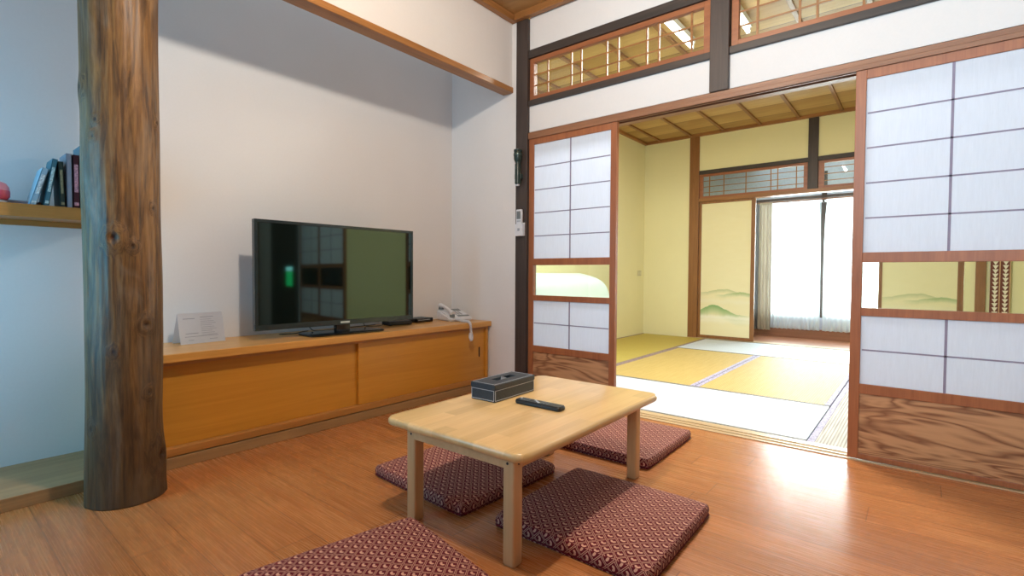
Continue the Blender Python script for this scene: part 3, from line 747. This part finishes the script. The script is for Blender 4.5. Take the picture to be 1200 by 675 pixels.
# telephone
t = thing('telephone', 'white corded desk telephone at the right end of the sideboard', 'telephone', (2.738, 2.815, ZT), R(-14))
def wedge(bm, x0, x1, y0, y1, zf, zb, bev=.006, zb0=0):
    vs = box(bm, x0, x1, y0, y1, zb0, 1)
    for v in vs:
        if v.co.z > .5: v.co.z = zf + (zb-zf)*(v.co.y-y0)/(y1-y0)
    bmesh.ops.bevel(bm, geom=list({e for v in vs for e in v.link_edges}), offset=bev, segments=3, affect='EDGES')
bm = bmesh.new(); wedge(bm, -.10, .105, -.10, .11, .028, .085, .010); obj('base', bm, M['whitepl'], t, True)
def on_slope(y): return .028 + (.057)*(y+.10)/.21
def slope_box(name, x0, x1, y0, y1, h, mat, parent=t, bev=.001):
    bm = bmesh.new(); vs = box(bm, x0, x1, y0, y1, 0, 1)
    for v in vs: v.co.z = on_slope(v.co.y) + (h if v.co.z > .5 else -.002)
    if bev: bmesh.ops.bevel(bm, geom=list({e for v in vs for e in v.link_edges}), offset=bev, segments=2, affect='EDGES')
    return obj(name, bm, mat, parent, True)
slope_box('display', -.015, .085, .045, .088, .003, M['greypl'])
for i in range(3):
    for j in range(4): slope_box('key', -.012+.024*i, .004+.024*i, -.035+.018*j, -.023+.018*j, .003, M['midgrey'])
slope_box('memory_key_row', -.01, .09, -.075, -.052, .003, M['greypl'])
bm = bmesh.new()
hp = []; 
for k in range(17):
    u = k/16; y = -.095+.20*u; z = on_slope(y)+.028+.012*math.sin(PI*u); hp.append((-.068, y, z))
tube(bm, hp, [.019 if (k < 3 or k > 13) else .0125 for k in range(17)], 12); hs = obj('handset', bm, M['whitepl'], t, True)
for y in (-.082, .092):
    bm = bmesh.new(); cyl(bm, (-.068, y, on_slope(y)+.002), (-.068, y, on_slope(y)+.022), .021, .018); obj('ear_cup', bm, M['greypl'], hs, True)
# coiled cord hanging over the front edge of the sideboard
pts = []
path = [Vector(p) for p in ((-.050, -.105, .018), (-.048, -.16, .014), (-.044, -.225, .012), (-.040, -.272, .011), (-.036, -.291, -.008), (-.033, -.294, -.06), (-.024, -.294, -.10), (-.031, -.294, -.122), (-.041, -.294, -.10), (-.036, -.292, -.072))]
def cr(P, s):
    i = min(int(s), len(P)-2); u = s-i; a, b_, c, d_ = P[max(i-1, 0)], P[i], P[i+1], P[min(i+2, len(P)-1)]
    return .5*((2*b_)+(c-a)*u+(2*a-5*b_+4*c-d_)*u*u+(-a+3*b_-3*c+d_)*u**3)
nn = 620
for k in range(nn+1):
    s = (len(path)-1)*k/nn; p = cr(path, s); q = cr(path, min(s+.02, len(path)-1.001)); d_ = (q-p)
    d_ = d_.normalized() if d_.length > 1e-6 else Vector((0, -1, 0))
    a_ = d_.cross(Vector((1, .2, .1))).normalized(); b_ = d_.cross(a_); th = k*.62
    pts.append(p + (a_*math.cos(th)+b_*math.sin(th))*.0078)
bm = bmesh.new(); tube(bm, pts, .0026, 5); obj('coiled_cord', bm, M['whitepl'], t, True)

# info card
t = thing('info_card', 'white folded information card leaning at the left end of the sideboard', 'card', (.985, 2.895, ZT), R(5))
bm = bmesh.new(); tl = R(14)
def card_pt(x, h, off=0): return (x, math.sin(tl)*h - off*math.cos(tl) - .04, math.cos(tl)*h - off*math.sin(tl)*0)
w2 = .108
v = [bm.verts.new(card_pt(x, h)) for x, h in ((-w2, 0), (w2, 0), (w2, .158), (-w2, .158))]; bm.faces.new(v)
v2 = [bm.verts.new((x, .055, 0)) for x in (w2, -w2)]; bm.faces.new((v[3], v[2], v2[0], v2[1]))
bmesh.ops.solidify(bm, geom=bm.faces[:], thickness=.0012)
obj('card_sheet', bm, M['paperw'], t)
bm = bmesh.new()
def stripe(x0, x1, h0, h1):
    vv = [bm.verts.new(card_pt(x, h, .0016)) for x, h in ((x0, h0), (x1, h0), (x1, h1), (x0, h1))]; bm.faces.new(vv)
for k in range(9): stripe(-.005, .05+.02*((k*7) % 3)/2, .122-.010*k, .1235-.010*k)
stripe(-.085, -.03, .128, .131); stripe(-.08, -.02, .052, .0545); stripe(-.085, .075, .036, .038); stripe(-.07, -.045, .018, .020); stripe(.03, .07, .018, .020); stripe(-.005, .06, .134, .1365)
obj('printed_lines', bm, M['print'], t)

# ------------------------------------------------------------------ table
TA = R(.65); TX, TY = 1.612, 1.197
TH = .358
t = thing('low_table', 'low pale pine table with rounded edges and four square legs', 'table', (TX, TY, 0), TA)
bm = bmesh.new(); th = .030; hx, hy = .497, .323
prof = [(th/2*(1-math.sin(a)), TH-th/2 + th/2*math.cos(a)*-1) for a in [R(k) for k in (8, 30, 60, 90)]]
prof = [(.5*th*(1-math.sin(R(a)))*.8, TH-th/2-th/2*math.cos(R(a))) for a in range(10, 171, 16)]
slab(bm, hx, hy, .045, prof, n=8); obj('tabletop', bm, M['pine'], t, True)
ax, ay = .443, .245
for (x0, x1, y0, y1) in ((-ax, ax, -ay, -ay+.018), (-ax, ax, ay-.018, ay)): obj('apron', boxes([(x0, x1-.06, y0-.023, y1-.025, TH-th-.033, TH-th)], .002), M['pine_apron'], t)
for (x0, x1, y0, y1) in ((-ax, -ax+.018, -ay, ay), (ax-.018, ax, -ay, ay)): obj('apron', boxes([(x0-.029, x1-.03, y0+.005, y1-.055, TH-th-.033, TH-th)], .002), M['pine_apron'], t)
for sx in (-1, 1):
    for sy in (-1, 1):
        bm = bmesh.new(); L = .045; cx, cy = sx*(ax-L/2)-.03, sy*(ay-L/2)-.025
        slab(bm, L/2, L/2, .008, [(.003, 0), (0, .006), (0, TH-th)], cx, cy, 4); lg = obj('leg', bm, M['pine_leg'], t, True)
        bm = bmesh.new()
        zz = TH-th-.015
        cyl(bm, (cx+sx*(L/2-.001), cy-sy*.003+0, zz), (cx+sx*(L/2+.0012), cy-sy*.003, zz), .0042, seg=10); obj('bolt', bm, M['screw'], lg); bm = bmesh.new()
        cyl(bm, (cx, cy+sy*(L/2-.001), zz), (cx, cy+sy*(L/2+.0012), zz), .0042, seg=10)
        obj('bolt', bm, M['screw'], lg)

# tissue box
t = thing('tissue_box', 'black leather tissue box with white stitching on the table', 'tissue box', (1.650, 1.392, TH), R(1.5))
hx, hy, hh = .138, .064, .072
bm = bmesh.new(); slab(bm, hx, hy, .004, [(.001, 0), (0, .002), (0, .052)], n=3); obj('body', bm, M['leather'], t)
bm = bmesh.new(); n_ = 4
rings = slab(bm, hx+.0025, hy+.0025, .005, [(0, .0525), (0, hh-.002), (.002, hh)], n=7, cap=False)
N_ = len(rings[-1]); el = []; el2 = []; el3 = []
for v in rings[-1]:
    a = math.atan2(v.co.y/hy, v.co.x/hx)
    el.append(bm.verts.new((.098*math.cos(a), .031*math.sin(a), hh+.002))); el2.append(bm.verts.new((.090*math.cos(a), .025*math.sin(a), hh+.002))); el3.append(bm.verts.new((.088*math.cos(a), .023*math.sin(a), hh-.02)))
for A, B in ((rings[-1], el), (el, el2), (el2, el3)):
    for k in range(N_): bm.faces.new((A[k], A[(k+1) % N_], B[(k+1) % N_], B[k]))
bm.faces.new(el3)
obj('lid', bm, M['leather'], t)
bm = bmesh.new(); s_ = .0009
for z in (.006, .047): 
    for y in (-hy-.0006, hy+.0006): box(bm, -hx+.004, hx-.004, y-.0006, y+.0006, z-s_, z+s_)
    for x in (-hx-.0006, hx+.0006): box(bm, x-.0006, x+.0006, -hy+.004, hy-.004, z-s_, z+s_)
for x in (-hx+.004, hx-.004):
    for y in (-hy-.0006, hy+.0006): box(bm, x-s_, x+s_, y-.0006, y+.0006, .006, .047)
for y in (-hy+.004, hy-.004):
    for x in (-hx-.0006, hx+.0006): box(bm, x-.0006, x+.0006, y-s_, y+s_, .006, .047)
for y in (-hy+.005, hy-.005): box(bm, -hx+.005, hx-.005, y-s_, y+s_, hh, hh+.0008)
for x in (-hx+.005, hx-.005): box(bm, x-s_, x+s_, -hy+.005, hy-.005, hh, hh+.0008)
obj('stitching', bm, M['stitch'], t)
bm = bmesh.new(); nu = 20; g = []
for i in range(nu+1):
    row = []
    for j in range(5):
        u = i/nu*2-1; v = j/4
        row.append(bm.verts.new((-.02+.045*u*(1-.3*v), .012*math.sin(u*4+v)*(1-.4*v)-.006*v, -.012+.026*v*(1-u*u*.6))))
    g.append(row)
for i in range(nu):
    for j in range(4): bm.faces.new((g[i][j], g[i+1][j], g[i+1][j+1], g[i][j+1]))
bmesh.ops.solidify(bm, geom=bm.faces[:], thickness=.002)
o = obj('tissue', bm, M['tissue'], None, 'all'); o.location = (1.650, 1.392, TH+hh-.004); o.rotation_euler = (0, 0, .1); tag(o, 'white tissue poking out of the black tissue box', 'tissue')

# remote
t = thing('remote_control', 'slim black remote control lying on the table', 'remote control', (1.590, 1.156, TH), R(-89))
bm = bmesh.new(); slab(bm, .108, .024, .012, [(.004, 0), (0, .004), (0, .013), (.004, .018)], n=5); obj('body', bm, M['black'], t, True)
for i in range(9):
    for j in range(3):
        x = -.08 + .0155*i
        if 3 <= i <= 5: continue
        bm = bmesh.new(); slab(bm, .005, .0038, .003, [(0, .0175), (.0008, .0195)], x, -.013+.013*j, 3); obj('button', bm, M['greypl'], t, True)
for x, y in ((-.012, 0), (-.026, .011), (.002, -.011)):
    bm = bmesh.new(); slab(bm, .006, .005, .0045, [(0, .0175), (.001, .020)], x, y, 4); obj('silver_button', bm, M['stitch'], t, True)
bm = bmesh.new(); slab(bm, .0055, .0055, .005, [(0, .0175), (.001, .0200)], -.094, .008, 4); obj('power_button', bm, M['lens'], t, True)

# ------------------------------------------------------------------ cushions
def cushion_mesh(w, d, h=.052, seed=0):
    bm = bmesh.new(); n_ = 40; e = 6.5
    top = []; 
    def P(i, j, s):
        u = 2*i/n_-1; v = 2*j/n_-1
        u = math.copysign(abs(u)**.8, u); v = math.copysign(abs(v)**.8, v)
        m = max(abs(u), abs(v))
        k = (1-m**e)
        x = u*w/2*(1-.018*(1-abs(v))*0 - .02*(abs(v)**10)*(abs(u)**10)); y = v*d/2*(1-.02*(abs(u)**10)*(abs(v)**10))
        dome = .004*(1-u*u)*(1-v*v) + .0018*noise.noise(Vector((u*3+seed, v*3, 1)))
        return x, y, (h*(.86) + .14*h*k + dome) if s > 0 else 0
    g = [[bm.verts.new(P(i, j, 1)) for j in range(n_+1)] for i in range(n_+1)]
    for i in range(n_):
        for j in range(n_): bm.faces.new((g[i][j], g[i+1][j], g[i+1][j+1], g[i][j+1]))
    edge = [g[i][0] for i in range(n_)] + [g[n_][j] for j in range(n_)] + [g[i][n_] for i in range(n_, 0, -1)] + [g[0][j] for j in range(n_, 0, -1)]
    prev = edge
    for zf, out in ((.78, .006), (.5, .008), (.2, .005), (.0, -.002)):
        ring = []
        for v in edge:
            x, y = v.co.x, v.co.y; fx = abs(x)/(w/2); fy = abs(y)/(d/2)
            ox = math.copysign(out, x) if fx > .96 else 0; oy = math.copysign(out, y) if fy > .96 else 0
            wob = .0015*noise.noise(Vector((x*14+seed, y*14, zf)))
            ring.append(bm.verts.new((x+ox+wob, y+oy+wob, h*.86*zf)))
        for k in range(len(edge)): bm.faces.new((prev[k], prev[(k+1) % len(edge)], ring[(k+1) % len(edge)], ring[k]))
        prev = ring
    bm.faces.new(prev)
    return bm
def piping(w, d, z, r=.0035):
    bm = bmesh.new(); pts = [(x, y, z) for x, y in rrect(w/2+.003, d/2+.003, .012, 4)]; pts.append(pts[0]); tube(bm, pts, r, 6); return bm
for i, (x, y, rz, w, d, lb) in enumerate((
    (1.560, 1.532, R(-3), .55, .552, 'maroon brocade floor cushion partly under the back of the table, nearest the sideboard'),
    (2.397, 1.222, R(.8), .56, .56, 'maroon brocade floor cushion beyond the right end of the table, by the door sill'),
    (1.580, .858, R(1), .545, .555, 'maroon brocade floor cushion at the right front of the table, half in its shadow'),
    (.778, 1.122, R(-11), .555, .56, 'maroon brocade floor cushion at the left end of the table, cut by the picture bottom'))):
    t = thing('floor_cushion', lb, 'cushion', (x, y, 0), rz, 'floor cushions around the low table')
    obj('cover', cushion_mesh(w, d, seed=i*3.1), M['cushion'], t, True, uvbox=True)
    obj('piping', piping(w, d, .008), M['cushion'], t, True)

# ------------------------------------------------------------------ torch and air conditioner remote on the corner post
t = thing('flashlight', 'dark green flashlight hanging on the black corner post', 'flashlight', (2.838, 2.272, 1.525))
bm = bmesh.new(); lathe(bm, [(.016, 0), (.021, .006), (.021, .14), (.018, .15), (.020, .16)]); obj('body', bm, M['torch'], t, True)
bm = bmesh.new(); lathe(bm, [(.020, .16), (.029, .178), (.030, .225), (.027, .232), (.030, .236), (.030, .248), (.022, .25)]); obj('head', bm, M['torch'], t, True)
bm = bmesh.new(); lathe(bm, [(.0312, .205), (.0318, .208), (.0318, .216), (.0312, .219)]); obj('head_ring', bm, M['torch2'], t, True)
bm = bmesh.new(); lathe(bm, [(.008, -.012), (.014, -.010), (.015, 0), (.010, .001)]); obj('tail_cap', bm, M['lens'], t, True)
obj('wall_clip', boxes([(.020, .030, -.022, .022, .04, .075), (-.004, .028, -.026, -.021, .04, .075), (-.004, .028, .021, .026, .04, .075)], .001), M['torch2'], t)
obj('switch_button', boxes([(-.024, -.018, -.006, .006, .11, .13)], .001), M['torch2'], t)
t = thing('remote_holder', 'white wall holder on the black corner post', 'holder', (2.868, 2.262, 1.155))
obj('cup', boxes([(-.030, -.026, -.035, .035, 0, .085), (-.004, 0, -.035, .035, 0, .095), (-.026, -.004, -.035, -.031, 0, .085), (-.026, -.004, .031, .035, 0, .085), (-.026, -.004, -.031, .031, 0, .004)], .001), M['whitepl'], t)
obj('logo_ring', boxes([(-.0308, -.030, -.010, .010, .035, .055)], .001), M['midgrey'], t)
t = thing('air_conditioner_remote', 'white remote with a grey display standing in the wall holder', 'remote control', (2.853, 2.266, 1.161))
obj('body', boxes([(-.009, .009, -.025, .025, 0, .185)], .004), M['whitepl'], t)
obj('display', boxes([(-.0098, -.0085, -.018, .018, .115, .172)], .0004), M['greypl'], t)
obj('button_row', boxes([(-.0102, -.0085, -.015+.011*k, -.008+.011*k, .095, .106) for k in range(3)], .0004), M['midgrey'], t)

# ------------------------------------------------------------------ lights
def light(kind, name, loc, power, col, size=.1, size_y=None, rot=(0, 0, 0), spread=None):
    l = bpy.data.lights.new(name, kind); l.energy = power; l.color = col
    if kind == 'AREA':
        l.shape = 'RECTANGLE'; l.size = size; l.size_y = size_y or size
        if spread: l.spread = spread
    elif kind == 'SUN': l.angle = size
    else: l.shadow_soft_size = size
    o = bpy.data.objects.new(name, l); C.objects.link(o); o.location = loc; o.rotation_euler = rot; return o
light('POINT', 'room_lamp', (.98, 1.02, 2.52), 90, (1, .90, .78), .055)
light('AREA', 'west_blue_light', (XW+.03, 2.42, 1.05), 19, (.09, .56, .95), 1.2, .7, (0, R(-90), 0))  # blue daylight for the guessed, unseen west window
light('AREA', 'south_fill_light', (.9, YS+.05, 1.4), 2, (.70, .85, 1.0), 2.0, 1.4, (R(90), 0, 0))  # added fill lamp; the south wall has no window
light('AREA', 'corridor_daylight', (XC+.35, .95, 1.25), 360, (.90, .97, 1.0), 2.1, 1.7, (0, R(90), 0))
light('AREA', 'corridor_fill_wash', (XC-.25, .9, 2.45), 4, (.85, .95, 1.0), .4, 2.0, (0, 0, 0))  # unseen fill lamp under the corridor ceiling, shining down
for y in (1.5, 1.07): light('AREA', 'tatami_ceiling_tube', (3.86, y, 2.722), 46, (1, .97, .92), .56, .028, (0, 0, 0))
light('AREA', 'west_partition_fill', (XW+.03, -.30, 1.95), 25, (.66, .86, 1.0), 1.2, 1.6, (0, R(-90), 0), R(95))  # added bluish fill aimed at the partition; the wall is closed here

w = bpy.data.worlds.new('sky'); sc.world = w; w.use_nodes = True
bg = w.node_tree.nodes['Background']; bg.inputs[0].default_value = (.85, .92, 1.0, 1); bg.inputs[1].default_value = .6

# ------------------------------------------------------------------ camera
yaw, pitch, roll = R(50.73766), R(1.61376), R(-.30704)
fwd = Vector((math.sin(yaw)*math.cos(pitch), math.cos(yaw)*math.cos(pitch), -math.sin(pitch)))
right = Vector((math.cos(yaw), -math.sin(yaw), 0)); down = fwd.cross(right)
r2 = right*math.cos(roll) + down*math.sin(roll); d2_ = -right*math.sin(roll) + down*math.cos(roll)
cam = bpy.data.cameras.new('camera'); co = bpy.data.objects.new('camera', cam); C.objects.link(co)
mw = Matrix.Identity(4)
for i in range(3): mw[i][0] = r2[i]; mw[i][1] = -d2_[i]; mw[i][2] = -fwd[i]; mw[i][3] = (0, 0, .88)[i]
co.matrix_world = mw; cam.sensor_width = 36; cam.lens = 17.624; cam.clip_start = .02
sc.camera = co
sc.view_settings.view_transform = 'Standard'
sc.view_settings.look = 'None'
sc.cycles.use_denoising = True
sc.cycles.max_bounces = 10
sc.cycles.transparent_max_bounces = 12
sc.cycles.sample_clamp_indirect = 6
